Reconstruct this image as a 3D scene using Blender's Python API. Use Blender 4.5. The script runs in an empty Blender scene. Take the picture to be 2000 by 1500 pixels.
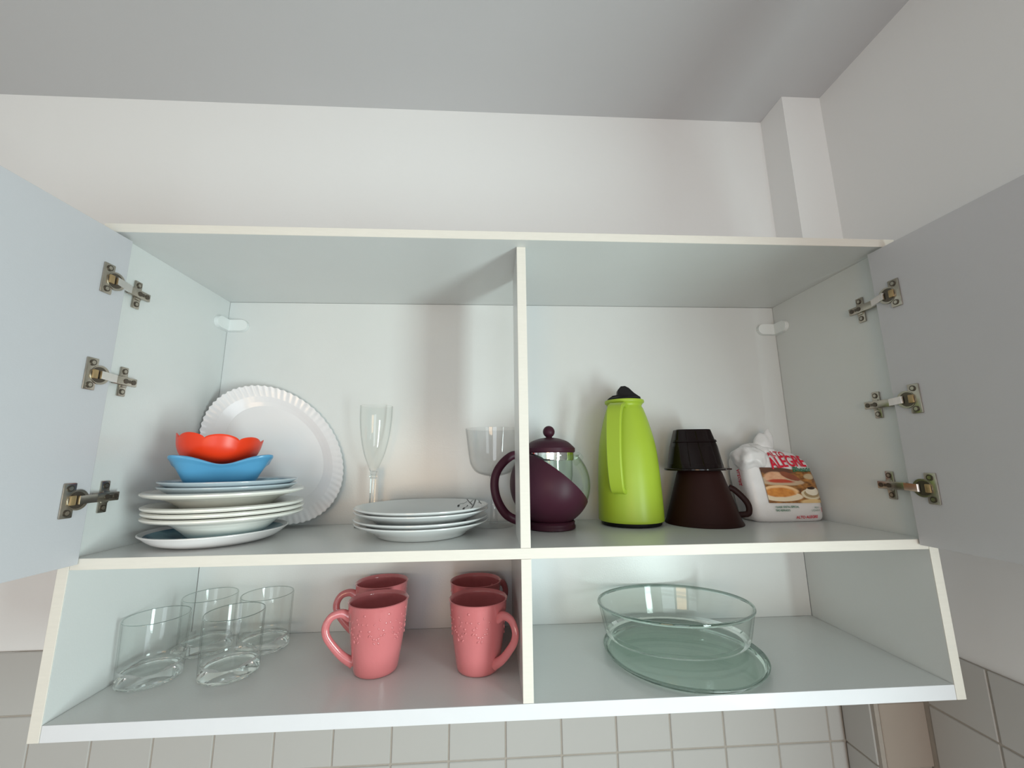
import bpy, bmesh, math, random
from mathutils import Vector, Matrix, noise
from math import pi, sin, cos, radians as rad
random.seed(7)
sc = bpy.context.scene
C = sc.collection
Z0 = 1.5                       # height of the underside of the middle shelf above the floor
SH = Z0 + .0139                # top of the middle shelf
BS = Z0 - .1754                # top of the bottom shelf

# ------------------------------------------------------------------ camera, light, exposure
cam = bpy.data.cameras.new('camera')
cam.sensor_width = 36; cam.lens = 791.82 / 2000 * 36; cam.clip_start = .01
co = bpy.data.objects.new('camera', cam); C.objects.link(co)
co.location = (.55133, -.58427, Z0 + .13557)
co.rotation_euler = (1.75155, .01049, -.05566)
sc.camera = co
vs = sc.view_settings
vs.view_transform = 'Standard'; vs.look = 'None'; vs.gamma = 1; vs.use_curve_mapping = False
vs.exposure = -0.2
sc.cycles.use_denoising = True
sc.cycles.max_bounces = 14; sc.cycles.transmission_bounces = 14; sc.cycles.diffuse_bounces = 6
sc.cycles.glossy_bounces = 6; sc.cycles.transparent_max_bounces = 16

w = bpy.data.worlds.new('world'); sc.world = w; w.use_nodes = True
bg = w.node_tree.nodes['Background']
bg.inputs[0].default_value = (.75, .88, 1, 1); bg.inputs[1].default_value = 1.0

def area(name, loc, target, sx, sy, power, col, spread=180):
    l = bpy.data.lights.new(name, 'AREA'); l.shape = 'RECTANGLE'; l.size = sx; l.size_y = sy
    l.energy = power; l.color = col; l.spread = rad(spread)
    o = bpy.data.objects.new(name, l); C.objects.link(o); o.location = loc
    d = Vector(target) - Vector(loc)
    o.rotation_euler = d.to_track_quat('-Z', 'Y').to_euler()
    return o
# daylight in the window of the right wall, low beside the worktop
area('window_light_right', (1.325, -.90, 1.29), (0.0, -.90, 1.29), .36, .72, 23, (.82, 1.0, .98))
# daylight through the balcony door behind the camera and through a window left of it
area('balcony_light', (.80, -3.17, 1.05), (.80, 0, 1.05), .9, 1.7, 23, (.84, .93, 1.0))
area('window_light_left', (-1.25, -3.17, 1.20), (-1.25, 0, 1.20), .9, 1.3, 10, (.84, .94, 1.0))
# unseen warm source between them, placed where the back panel's glow reflects from
area('warm_rear_light', (-.20, -3.15, 1.42), (-.20, 0, 1.42), .80, .85, 18, (1.0, .69, .43))

# ------------------------------------------------------------------ materials
def new_mat(name):
    m = bpy.data.materials.new(name); m.use_nodes = True
    nt = m.node_tree; return m, nt, nt.nodes['Principled BSDF']
def mat(name, col, rough=.5, spec=.5, var=.04, scale=30, bump=0, bscale=200, metal=0, coat=0, stretch=None, detail=3):
    m, nt, b = new_mat(name)
    N, L = nt.nodes, nt.links
    tc = N.new('ShaderNodeTexCoord'); mp = N.new('ShaderNodeMapping')
    L.new(tc.outputs['Object'], mp.inputs['Vector'])
    if stretch: mp.inputs['Scale'].default_value = stretch
    nz = N.new('ShaderNodeTexNoise'); nz.inputs['Scale'].default_value = scale; nz.inputs['Detail'].default_value = detail
    L.new(mp.outputs[0], nz.inputs['Vector'])
    mx = N.new('ShaderNodeMix'); mx.data_type = 'RGBA'
    mx.inputs[6].default_value = (*[max(0, c * (1 - var)) for c in col], 1)
    mx.inputs[7].default_value = (*[min(1, c * (1 + var)) for c in col], 1)
    L.new(nz.outputs['Fac'], mx.inputs[0]); L.new(mx.outputs[2], b.inputs['Base Color'])
    b.inputs['Roughness'].default_value = rough; b.inputs['Metallic'].default_value = metal
    b.inputs['Specular IOR Level'].default_value = spec; b.inputs['Coat Weight'].default_value = coat
    b.inputs['Coat Roughness'].default_value = .05
    if bump:
        n2 = N.new('ShaderNodeTexNoise'); n2.inputs['Scale'].default_value = bscale; n2.inputs['Detail'].default_value = 4
        L.new(mp.outputs[0], n2.inputs['Vector'])
        bp = N.new('ShaderNodeBump'); bp.inputs['Strength'].default_value = bump; bp.inputs['Distance'].default_value = .001
        L.new(n2.outputs['Fac'], bp.inputs['Height']); L.new(bp.outputs[0], b.inputs['Normal'])
    return m
def glass(name, col, ior=1.47, rough=0.0):
    m, nt, b = new_mat(name)
    N, L = nt.nodes, nt.links
    nz = N.new('ShaderNodeTexNoise'); nz.inputs['Scale'].default_value = 14
    mx = N.new('ShaderNodeMix'); mx.data_type = 'RGBA'
    mx.inputs[6].default_value = (*col, 1); mx.inputs[7].default_value = (*[min(1, c * 1.02) for c in col], 1)
    L.new(nz.outputs['Fac'], mx.inputs[0]); L.new(mx.outputs[2], b.inputs['Base Color'])
    b.inputs['Transmission Weight'].default_value = 1; b.inputs['IOR'].default_value = ior
    b.inputs['Roughness'].default_value = rough
    return m
def thin_plastic(name, col, glossy=.10, haze=.05, edge=.75):
    # thin clear wall: passes light straight on, a little haze, and a Fresnel shine
    m = bpy.data.materials.new(name); m.use_nodes = True
    N, L = m.node_tree.nodes, m.node_tree.links
    N.remove(N['Principled BSDF']); out = N['Material Output']
    tr = N.new('ShaderNodeBsdfTransparent'); gl = N.new('ShaderNodeBsdfGlossy'); gl.inputs['Roughness'].default_value = .03
    df = N.new('ShaderNodeBsdfDiffuse'); df.inputs['Color'].default_value = (.8, .8, .8, 1)
    nz = N.new('ShaderNodeTexNoise'); nz.inputs['Scale'].default_value = 20
    mx = N.new('ShaderNodeMix'); mx.data_type = 'RGBA'
    mx.inputs[6].default_value = (*col, 1); mx.inputs[7].default_value = (*[min(1, c * 1.01) for c in col], 1)
    L.new(nz.outputs['Fac'], mx.inputs[0])
    le = N.new('ShaderNodeLayerWeight'); le.inputs[0].default_value = .5      # the wall is seen edge-on at its outline: a longer way through it
    pe = N.new('ShaderNodeMath'); pe.operation = 'POWER'; pe.inputs[1].default_value = 9; L.new(le.outputs['Facing'], pe.inputs[0])
    se = N.new('ShaderNodeMath'); se.operation = 'MULTIPLY'; se.inputs[1].default_value = edge; L.new(pe.outputs[0], se.inputs[0])
    m0 = N.new('ShaderNodeMix'); m0.data_type = 'RGBA'; L.new(se.outputs[0], m0.inputs[0]); L.new(mx.outputs[2], m0.inputs[6])
    m0.inputs[7].default_value = (*[c ** 30 * .5 for c in col], 1); L.new(m0.outputs[2], tr.inputs['Color'])
    lw = N.new('ShaderNodeLayerWeight'); lw.inputs[0].default_value = .5
    pw = N.new('ShaderNodeMath'); pw.operation = 'POWER'; pw.inputs[1].default_value = 5; L.new(lw.outputs['Facing'], pw.inputs[0])
    fr = N.new('ShaderNodeMath'); fr.operation = 'MULTIPLY_ADD'; fr.inputs[1].default_value = .75; fr.inputs[2].default_value = glossy * .4; L.new(pw.outputs[0], fr.inputs[0])
    m1 = N.new('ShaderNodeMixShader'); m1.inputs[0].default_value = haze
    L.new(tr.outputs[0], m1.inputs[1]); L.new(df.outputs[0], m1.inputs[2])
    m2 = N.new('ShaderNodeMixShader'); L.new(fr.outputs[0], m2.inputs[0])
    L.new(m1.outputs[0], m2.inputs[1]); L.new(gl.outputs[0], m2.inputs[2])
    L.new(m2.outputs[0], out.inputs[0])
    return m

M = {}
M['wall'] = mat('wall_paint', (.86, .86, .86), .85, .2, .015, 3, .25, 90)
M['far_wall'] = mat('far_wall_paint', (.38, .38, .37), .9, .2, .03, 3)
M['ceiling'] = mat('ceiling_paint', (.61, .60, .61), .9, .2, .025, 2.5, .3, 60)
M['floor'] = mat('floor_tile', (.20, .17, .15), .4, .4, .1, 4)
M['tile'] = mat('white_tile', (.52, .51, .495), .22, .5, .02, 6, .05, 25)
M['beige_tile'] = mat('beige_tile', (.42, .36, .31), .3, .4, .03, 20, .05, 60)
M['grout'] = mat('grout', (.42, .38, .34), .9, .2, .1, 60, .4, 300)
M['melamine'] = mat('white_melamine', (.70, .71, .70), .24, .55, .012, 20, .14, 420)
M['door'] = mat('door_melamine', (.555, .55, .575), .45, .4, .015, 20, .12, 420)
M['edge'] = mat('cream_edge_band', (.77, .73, .665), .5, .4, .04, 50, .1, 300, stretch=(1, 1, 8))
M['gloss_edge'] = mat('glossy_white_edge_band', (.76, .765, .80), .18, .5, .02, 50)
M['screw_cap'] = mat('white_plastic_cap', (.80, .82, .81), .4, .4, .01, 20)
M['nickel'] = mat('worn_nickel', (.46, .42, .36), .30, .5, .25, 120, .2, 200, metal=1)
M['nickel_bright'] = mat('bright_nickel', (.78, .75, .72), .16, .5, .1, 120, metal=1)
M['dark_metal'] = mat('dark_steel', (.12, .10, .08), .4, .5, .2, 100, metal=.8)
M['brass'] = mat('brass_dowel', (.40, .28, .14), .4, .5, .2, 100, metal=.5)
M['opal'] = mat('white_opal_glass', (.82, .80, .81), .22, .5, .01, 8, coat=.3)
M['pale_blue'] = mat('pale_blue_grey_glass', (.50, .58, .63), .2, .5, .02, 12, coat=.3)
M['stoneware'] = mat('cream_white_ceramic', (.80, .79, .74), .2, .5, .015, 8, coat=.3)
M['porcelain'] = mat('white_porcelain', (.72, .74, .74), .15, .5, .01, 8, coat=.4)
M['red'] = mat('orange_red_plastic', (.82, .045, .008), .35, .45, .03, 20)
M['blue'] = mat('sky_blue_plastic', (.095, .32, .54), .28, .5, .03, 20)
M['purple'] = mat('plum_plastic', (.050, .012, .024), .42, .2, .08, 30)
M['lime'] = mat('lime_plastic', (.37, .51, .04), .38, .4, .02, 12)
M['black'] = mat('black_plastic', (.008, .008, .009), .45, .15, .1, 30)
M['brown'] = mat('dark_brown_plastic', (.022, .007, .006), .48, .12, .15, 20)
M['brown_shiny'] = mat('shiny_brown_plastic', (.008, .004, .004), .12, .22, .15, 20)
M['pink'] = mat('pink_glazed_ceramic', (.60, .18, .19), .16, .5, .03, 20, .25, 140, coat=.5)
M['chrome'] = mat('polished_steel', (.8, .8, .8), .08, .5, .03, 60, metal=1)
M['ink'] = mat('dark_print', (.03, .03, .032), .4, .4, .1, 80)
M['bag_white'] = mat('white_bag_film', (.78, .76, .76), .35, .5, .03, 40, .5, 120)
M['bag_red'] = mat('red_print', (.62, .012, .04), .4, .4, .08, 80)
M['bag_green'] = mat('green_print', (.01, .15, .07), .4, .4, .08, 80)
M['glass'] = glass('clear_glass', (.95, .975, .965))
M['tumbler_wall'] = thin_plastic('thin_tumbler_glass', (.985, .99, .987), .06, .004)
M['dish_wall'] = thin_plastic('thin_dish_glass', (.965, .982, .972), .07, .006)
M['plate_wall'] = thin_plastic('greenish_plate_glass', (.90, .955, .925), .08, .006)
M['rim_glass'] = glass('tumbler_rim_glass', (.55, .62, .60))  # dark tint imitates the light lost by refraction in the rim
M['green_rim'] = glass('green_rim_glass', (.40, .48, .45))  # dish and plate rims, darkened in colour for light trapped in the edge
M['green_glass'] = glass('greenish_glass', (.93, .98, .958))
M['pot_glass'] = thin_plastic('thin_pot_glass', (.965, .985, .97), .1, .008)
M['cup_plastic'] = thin_plastic('thin_clear_plastic', (.97, .972, .972), .08, .03)
M['flute_plastic'] = glass('clear_flute_plastic', (.99, .995, .99), 1.36)

def blue_print():
    # blue transfer print on the inside of a white plate: petals with darker veins inside a white rim
    m, nt, b = new_mat('blue_printed_opal'); N, L = nt.nodes, nt.links
    tc = N.new('ShaderNodeTexCoord'); sx = N.new('ShaderNodeSeparateXYZ'); L.new(tc.outputs['Object'], sx.inputs[0])
    vo = N.new('ShaderNodeTexVoronoi'); vo.inputs['Scale'].default_value = 26; L.new(tc.outputs['Object'], vo.inputs['Vector'])
    nz = N.new('ShaderNodeTexNoise'); nz.inputs['Scale'].default_value = 35; L.new(tc.outputs['Object'], nz.inputs['Vector'])
    ad = N.new('ShaderNodeMath'); ad.operation = 'MULTIPLY'; L.new(vo.outputs['Distance'], ad.inputs[0]); L.new(nz.outputs['Fac'], ad.inputs[1])
    cr = N.new('ShaderNodeValToRGB'); L.new(ad.outputs[0], cr.inputs[0])
    e = cr.color_ramp.elements; e[0].position = .05; e[0].color = (.03, .14, .23, 1); e[1].position = .28; e[1].color = (.28, .50, .60, 1)
    L.new(cr.outputs[0], b.inputs['Base Color']); b.inputs['Roughness'].default_value = .2; b.inputs['Coat Weight'].default_value = .3
    return m
M['blue_print'] = blue_print()

def photo_print():
    # printed food photograph on the bag: bread on plates, a coffee cup, a wooden table (UV space, flat print)
    m, nt, b = new_mat('printed_food_photo'); N, L = nt.nodes, nt.links
    tc = N.new('ShaderNodeTexCoord'); sp = N.new('ShaderNodeSeparateXYZ'); L.new(tc.outputs['UV'], sp.inputs[0])
    nz = N.new('ShaderNodeTexNoise'); nz.inputs['Scale'].default_value = 9; nz.inputs['Detail'].default_value = 6; L.new(tc.outputs['UV'], nz.inputs['Vector'])
    def math(op, a, c=None):
        n = N.new('ShaderNodeMath'); n.operation = op
        for i, v in enumerate((a, c)):
            if v is None: continue
            if isinstance(v, (int, float)): n.inputs[i].default_value = v
            else: L.new(v, n.inputs[i])
        return n.outputs[0]
    cr = N.new('ShaderNodeValToRGB'); L.new(nz.outputs['Fac'], cr.inputs[0])
    e = cr.color_ramp.elements; e[0].position = .35; e[0].color = (.13, .045, .012, 1); e[1].position = .68; e[1].color = (.50, .22, .055, 1)
    cur = cr.outputs[0]
    def ell(cx, cy, rx, ry, col, soft=.12, rot=0, col2=None):
        nonlocal cur
        dx = math('SUBTRACT', sp.outputs[0], cx); dy = math('SUBTRACT', sp.outputs[1], cy)
        c_, s_ = cos(rot), sin(rot)
        u = math('DIVIDE', math('ADD', math('MULTIPLY', dx, c_), math('MULTIPLY', dy, s_)), rx)
        v = math('DIVIDE', math('ADD', math('MULTIPLY', dx, -s_), math('MULTIPLY', dy, c_)), ry)
        d = math('ADD', math('MULTIPLY', u, u), math('MULTIPLY', v, v))
        d = math('ADD', d, math('MULTIPLY', math('SUBTRACT', nz.outputs['Fac'], .5), .35))
        f = math('MULTIPLY', math('SUBTRACT', 1.0, d), 1 / soft)
        cl = N.new('ShaderNodeClamp'); L.new(f, cl.inputs[0])
        mx = N.new('ShaderNodeMix'); mx.data_type = 'RGBA'; L.new(cl.outputs[0], mx.inputs[0]); L.new(cur, mx.inputs[6])
        if col2:
            m2 = N.new('ShaderNodeMix'); m2.data_type = 'RGBA'; L.new(nz.outputs['Fac'], m2.inputs[0])
            m2.inputs[6].default_value = (*col, 1); m2.inputs[7].default_value = (*col2, 1); L.new(m2.outputs[2], mx.inputs[7])
        else: mx.inputs[7].default_value = (*col, 1)
        cur = mx.outputs[2]
    ell(.25, .93, .40, .16, (.12, .05, .03), .5)                                 # shaded background at the top
    ell(.30, .63, .44, .14, (.50, .36, .24), .2)                                 # upper plate
    ell(.22, .73, .22, .17, (.52, .20, .10), .4, .2, (.80, .52, .33))            # bread
    ell(.30, .62, .28, .06, (.45, .06, .03), .5)                                 # filling
    ell(.50, .78, .20, .10, (.18, .04, .02), .3, -.5, (.32, .10, .05))           # dark loaf
    ell(.86, .82, .12, .10, (.62, .52, .36), .4, 0, (.40, .26, .12))             # sugar bowl
    ell(.27, .19, .38, .15, (.80, .66, .48), .15)                                # lower plate
    ell(.25, .34, .34, .17, (.80, .50, .26), .2)
    ell(.24, .30, .31, .15, (.38, .09, .015), .4, 0, (.85, .38, .08))            # toasted bread
    ell(.83, .27, .22, .17, (.70, .60, .42), .1)                                 # saucer
    ell(.83, .29, .17, .13, (.38, .27, .14), .15)
    ell(.84, .36, .14, .13, (.78, .70, .56), .1)                                 # cup
    ell(.83, .46, .085, .045, (.03, .012, .008), .2)                             # coffee
    ell(.80, .03, .25, .10, (.72, .50, .24), .4)
    L.new(cur, b.inputs['Base Color']); b.inputs['Roughness'].default_value = .3
    return m
M['photo'] = photo_print()

# ------------------------------------------------------------------ mesh helpers
def link(name, bm, m, parent=None, smooth=None, local=True, loc=None):
    """one mesh object; bm is in the parent's (or the object's own) coordinates"""
    if smooth is not None:
        bm.normal_update()
        for f in bm.faces: f.smooth = True
        for e in bm.edges:
            if len(e.link_faces) == 2 and e.calc_face_angle(0) > rad(smooth): e.smooth = False
    me = bpy.data.meshes.new(name); bm.to_mesh(me); bm.free()
    for mm in (m if isinstance(m, (list, tuple)) else [m]): me.materials.append(M[mm] if isinstance(mm, str) else mm)
    o = bpy.data.objects.new(name, me); C.objects.link(o)
    if parent: o.parent = parent
    if loc: o.location = loc
    return o
def box(bm, x0, x1, y0, y1, z0, z1, bev=0, mi=0):
    r = bmesh.ops.create_cube(bm, size=1)
    bmesh.ops.scale(bm, vec=(x1 - x0, y1 - y0, z1 - z0), verts=r['verts'])
    bmesh.ops.translate(bm, vec=((x0 + x1) / 2, (y0 + y1) / 2, (z0 + z1) / 2), verts=r['verts'])
    fs = {f for v in r['verts'] for f in v.link_faces}
    for f in fs: f.material_index = mi
    if bev:
        es = {e for v in r['verts'] for e in v.link_edges}
        q = bmesh.ops.bevel(bm, geom=list(es), offset=bev, segments=2, affect='EDGES', profile=.5)
        for f in q['faces']: f.material_index = mi
    return bm
def B(*a, **k): return box(bmesh.new(), *a, **k)
def by_face(bm, test, mi=1):
    for f in bm.faces:
        if test(f.calc_center_median()): f.material_index = mi
    return bm
def outward(bm):
    bmesh.ops.recalc_face_normals(bm, faces=bm.faces)
    if bm.calc_volume(signed=True) < 0: bmesh.ops.reverse_faces(bm, faces=bm.faces)
def lathe(prof, n=64, bm=None, mi=0, closed=False, shape=None):
    """revolve (r, z) points; r=0 ends close with a pole. shape(theta, r, z) -> (x, y, z) optional"""
    bm = bm or bmesh.new(); rings = []; pf_ = []
    for (r, z), (r2, z2) in zip(prof, prof[1:] + prof[:1]):      # holding loops keep the shading of long walls clean
        pf_.append((r, z)); d = math.hypot(r2 - r, z2 - z)
        if d > .006 and not (r2, z2) == prof[0]:
            for k in (.0007 / d, 1 - .0007 / d): pf_.append((r + (r2 - r) * k, z + (z2 - z) * k))
    for r, z in pf_:
        if r < 1e-6: rings.append([bm.verts.new((0, 0, z))])
        else:
            ring = []
            for i in range(n):
                t = 2 * pi * i / n
                ring.append(bm.verts.new(shape(t, r, z) if shape else (r * cos(t), r * sin(t), z)))
            rings.append(ring)
    pairs = list(zip(rings, rings[1:])) + ([(rings[-1], rings[0])] if closed else [])
    for a, b in pairs:
        if len(a) == 1 and len(b) == 1: continue
        for i in range(n):
            j = (i + 1) % n
            if len(a) == 1: f = bm.faces.new((a[0], b[j], b[i]))
            elif len(b) == 1: f = bm.faces.new((a[i], a[j], b[0]))
            else: f = bm.faces.new((a[i], a[j], b[j], b[i]))
            f.material_index = mi
    outward(bm)
    return bm
def spline(pts, n):
    """Catmull-Rom through points (tuples of any size)"""
    P = [Vector(p) for p in pts]; P = [2 * P[0] - P[1]] + P + [2 * P[-1] - P[-2]]
    out = []
    for i in range(1, len(P) - 2):
        for k in range(n):
            t = k / n; a, b, c, d = P[i - 1:i + 3]
            out.append(.5 * ((2 * b) + (c - a) * t + (2 * a - 5 * b + 4 * c - d) * t * t + (3 * b - a - 3 * c + d) * t ** 3))
    out.append(P[-2]); return out
def tube(bm, pts, rx, ry, up, n=16, mi=0):
    """sweep an ellipse (rx along 'side', ry along the normal) on a path; rx, ry numbers or functions of s in 0..1"""
    rings = []; m = len(pts)
    for i, p in enumerate(pts):
        t = (pts[min(i + 1, m - 1)] - pts[max(i - 1, 0)]).normalized()
        sd = t.cross(up).normalized(); nn = sd.cross(t).normalized(); s = i / (m - 1)
        a = rx(s) if callable(rx) else rx; b = ry(s) if callable(ry) else ry
        rings.append([bm.verts.new(p + sd * b * cos(2 * pi * k / n) + nn * a * sin(2 * pi * k / n)) for k in range(n)])
    for a, b in zip(rings, rings[1:]):
        for k in range(n):
            f = bm.faces.new((a[k], a[(k + 1) % n], b[(k + 1) % n], b[k])); f.material_index = mi
    for r in (rings[0], rings[-1]):
        f = bm.faces.new(r); f.material_index = mi
    bmesh.ops.recalc_face_normals(bm, faces=bm.faces)
    return bm
def cyl(bm, c, axis, r, h, n=20, mi=0, r2=None):
    q = bmesh.ops.create_cone(bm, cap_ends=True, segments=n, radius1=r, radius2=r if r2 is None else r2, depth=h)
    m = Vector((0, 0, 1)).rotation_difference(Vector(axis)).to_matrix().to_4x4()
    bmesh.ops.transform(bm, matrix=Matrix.Translation(Vector(c)) @ m, verts=q['verts'])
    for f in {f for v in q['verts'] for f in v.link_faces}: f.material_index = mi
def thing(name, label, cat, loc, rz=0, group=None):
    o = bpy.data.objects.new(name, None); o.empty_display_size = .03; C.objects.link(o)
    o.location = loc; o.rotation_euler = (0, 0, rz)
    o['label'] = label; o['category'] = cat
    if group: o['group'] = group
    return o
def dup(root, loc, rz, label):
    r = root.copy(); C.objects.link(r); r.location = loc; r.rotation_euler = (0, 0, rz); r['label'] = label
    for ch in list(root.children):
        c = ch.copy(); C.objects.link(c); c.parent = r
        for g in list(ch.children):
            d = g.copy(); C.objects.link(d); d.parent = c
    return r
def struct(name, bm, m, label=None, **k):
    o = link(name, bm, m, **k); o['kind'] = 'structure'
    if label: o['label'] = label
    return o
def text_mesh(s, size, font_shear=0, bold=0):
    cu = bpy.data.curves.new('lettering', 'FONT'); cu.body = s; cu.size = size; cu.align_x = 'CENTER'; cu.align_y = 'CENTER'
    cu.shear = font_shear; cu.offset = bold; cu.resolution_u = 3
    o = bpy.data.objects.new('lettering', cu); C.objects.link(o)
    dg = bpy.context.evaluated_depsgraph_get(); me = bpy.data.meshes.new_from_object(o.evaluated_get(dg))
    bpy.data.objects.remove(o); bpy.data.curves.remove(cu)
    bm = bmesh.new(); bm.from_mesh(me); bpy.data.meshes.remove(me)
    return bm

# ------------------------------------------------------------------ the room
XL, XR, YB, YF, CE = -1.9, 1.318, .256, -3.2, Z0 + .951
struct('floor', B(XL - .1, XR + .1, YF - .1, YB + .1, -.1, 0), 'floor')
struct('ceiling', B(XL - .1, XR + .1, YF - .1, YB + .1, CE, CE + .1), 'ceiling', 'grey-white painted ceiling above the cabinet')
TT = .006                                    # tiles stand proud of the paint by this much
wb = struct('wall_back', B(XL - .1, XR + .1, YB, YB + .1, 0, CE), 'wall', 'white painted wall behind the cabinet, tiled below')
struct('wall_left', B(XL - .1, XL, YF, YB, 0, CE), 'far_wall')
bmw = bmesh.new()
WY0, WY1, WZ0, WZ1 = -1.10, -.70, .91, 1.67  # window opening in the right wall
box(bmw, XR, XR + .1, WY1, YB, 0, CE); box(bmw, XR, XR + .1, YF, WY0, 0, CE)
box(bmw, XR, XR + .1, WY0, WY1, 0, WZ0); box(bmw, XR, XR + .1, WY0, WY1, WZ1, CE)
wr = struct('wall_right', bmw, 'wall', 'white painted wall right of the cabinet, tiled below')
struct('wall_front', B(XL - .1, XR + .1, YF - .1, YF, 0, CE), 'far_wall')
bmf = bmesh.new()
for a in ((WY0, WY0 + .03, WZ0, WZ1), (WY1 - .03, WY1, WZ0, WZ1), (WY0 + .03, WY1 - .03, WZ0, WZ0 + .03), (WY0 + .03, WY1 - .03, WZ1 - .03, WZ1)):
    box(bmf, XR + .04, XR + .08, *a)
struct('window_1', bmf, 'screw_cap')
# boxed-in pipe column in the right corner
CX0, CX1, CY = 1.2265, XR, .182
wc = struct('trim_1', B(CX0, CX1, CY, YB, 0, CE), 'wall', 'white boxed-in column in the right corner')

def tile_mesh(sx, sy, sz, name, m='tile'):
    bm = B(-sx / 2, sx / 2, -sy / 2, sy / 2, -sz / 2, sz / 2)
    es = [e for e in bm.edges]
    bmesh.ops.bevel(bm, geom=es, offset=.0012, segments=1, affect='EDGES')
    for f in bm.faces: f.smooth = False
    me = bpy.data.meshes.new(name); bm.to_mesh(me); bm.free(); me.materials.append(M[m]); return me
P_ = .1017; G = .0028; rows = [Z0 - .1905 - P_ * k for k in range(6)]   # grout line heights
tb = tile_mesh(P_ - G, TT, P_ - G, 'tile')
tn_ = tile_mesh(CX0 - .0085 - 1.0891 - P_ - G / 2, TT, P_ - G, 'tile')
tr_ = tile_mesh(TT, P_ - G, P_ - G, 'tile')
def put(me, loc, parent):
    o = bpy.data.objects.new('tile', me); C.objects.link(o); o.location = loc; o.parent = parent
    o.rotation_euler = (random.uniform(-.004, .004), random.uniform(-.002, .002), random.uniform(-.004, .004))
gx = [1.0891 - P_ * k for k in range(-1, 19)]
zt = rows[0] - G / 2; zb = rows[-1]
for z in rows[:-1]:
    for x in gx:
        if x > 1.1: continue
        put(tb, (x - P_ / 2, YB - TT / 2 - .0004, z - P_ / 2), wb)
        if x > 1.05:
            put(tb, (x + P_ / 2, YB - TT / 2 - .0004, z - P_ / 2), wb); put(tn_, ((x + P_ + G / 2 + CX0 - .0085) / 2, YB - TT / 2 - .0004, z - P_ / 2), wb)
lx0 = gx[-1] - P_
link('grout', B(lx0, CX0 - .0003, YB - TT + .0016, YB - .0002, zb, zt), 'grout', wb)
gy = [.0655 + P_ * k for k in range(-6, 2)]
for z in rows[:-1]:
    for y in gy:
        if y + P_ <= CY + .02: put(tr_, (XR - TT / 2 - .0004, y + P_ / 2 - (.0 if y < .06 else 0), z - P_ / 2), wr)
link('grout', B(XR - TT + .0016, XR - .0002, gy[0], CY - .0005, zb, zt), 'grout', wr)
tf = tile_mesh(CX1 - CX0 - .008, TT, P_ - G, 'tile', 'beige_tile'); ts_ = tile_mesh(TT, YB - CY - .010, P_ - G, 'tile')
for z in rows[:-1]:
    put(tf, ((CX0 + CX1) / 2, CY - TT / 2 - .0004, z - P_ / 2), wc)
    put(ts_, (CX0 - TT / 2 - .0004, (CY + YB) / 2 - .002, z - P_ / 2), wc)
bmg = box(bmesh.new(), CX0 - .004, CX1 - .007, CY - .004, CY - .0002, zb, zt)
box(bmg, CX0 - .004, CX0 - .0002, CY, YB - .007, zb, zt)
link('grout', bmg, 'grout', wc)

# ------------------------------------------------------------------ the cabinet
W, T, D, D2 = 1.2, .0137, .2465, .2489
H1 = .461; YO = .021; BB = .0185
cab = thing('kitchen_cabinet', 'white melamine kitchen cabinet with open doors and four compartments, hung on the wall', 'cabinet', (W / 2, D, Z0 - .1754 - BB))
CO = Vector(cab.location)
def cpart(name, x0, x1, y0, y1, z0, z1, m='melamine', parent=None, bev=.0004):
    bm = B(x0 - CO.x, x1 - CO.x, y0 - CO.y, y1 - CO.y, z0 + Z0 - CO.z, z1 + Z0 - CO.z, bev=bev)
    return link(name, bm, m, parent or cab)
EB = .0012
def board(name, x0, x1, y0, y1, z0, z1, band='edge'):
    o = cpart(name, x0, x1, y0 + EB, y1, z0, z1)
    cpart('edge_band', x0, x1, y0, y0 + EB, z0, z1, band, o); return o
zb_ = -.1754 - BB
board('side_panel', 0, T, 0, D2, zb_, H1)
board('side_panel', W - T, W, 0, D2, zb_, H1)
board('top_panel', 0, W, -YO, D2, H1, H1 + .0131)
board('shelf', T + .0006, W - T - .0006, 0, D, 0, .0139)
board('bottom_panel', T + .0006, W - T - .0006, 0, D2, zb_, -.1754, 'gloss_edge')
DX = .5945
board('divider', DX, DX + .0139, 0, .104, .0141, H1 - .0002)
board('divider', DX + .0005, DX + .0144, .0004, D2, -.1752, -.0003)
cpart('back_panel', T + .0006, W - T - .0006, D, D + .003, .0139, H1 - .0005)
cpart('back_panel', T + .0006, W - T - .0006, D2, D2 + .003, -.1754, 0)

def capsule(bm, a, b, hz, t, axis):
    """half-stadium plate from the corner a outwards to b (rounded end), on a wall plane"""
    n = 10; pts = [(a, -hz), (b - hz * (1 if b > a else -1), -hz)]
    s = 1 if b > a else -1
    for i in range(1, n):
        an = -pi / 2 + pi * i / n; pts.append((b - s * hz + s * hz * cos(an), hz * sin(an)))
    pts += [(b - s * hz, hz), (a, hz)]
    return pts
def bracket_cover(left):
    s = 1 if left else -1; xw = T if left else W - T; zc = .4085; bm = bmesh.new()
    def prism(pts, f0, f1):
        v0 = [bm.verts.new(f0(p)) for p in pts]; v1 = [bm.verts.new(f1(p)) for p in pts]
        bm.faces.new(v0); bm.faces.new(v1)
        for i in range(len(pts)):
            j = (i + 1) % len(pts); bm.faces.new((v0[i], v0[j], v1[j], v1[i]))
    L = Vector((-CO.x, -CO.y, Z0 - CO.z)); h = .0125; t = .0085
    prism(capsule(bm, 0, .044, h, t, 0), lambda p: Vector((xw + s * p[0], D - .0002, zc + p[1])) + L, lambda p: Vector((xw + s * p[0], D - t, zc + p[1] * .92)) + L)
    prism(capsule(bm, 0, .042, h, t, 0), lambda p: Vector((xw + s * .0002, D - p[0], zc + p[1])) + L, lambda p: Vector((xw + s * t, D - p[0], zc + p[1] * .92)) + L)
    bmesh.ops.recalc_face_normals(bm, faces=bm.faces)
    link('bracket_cover', bm, 'screw_cap', cab)
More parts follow.
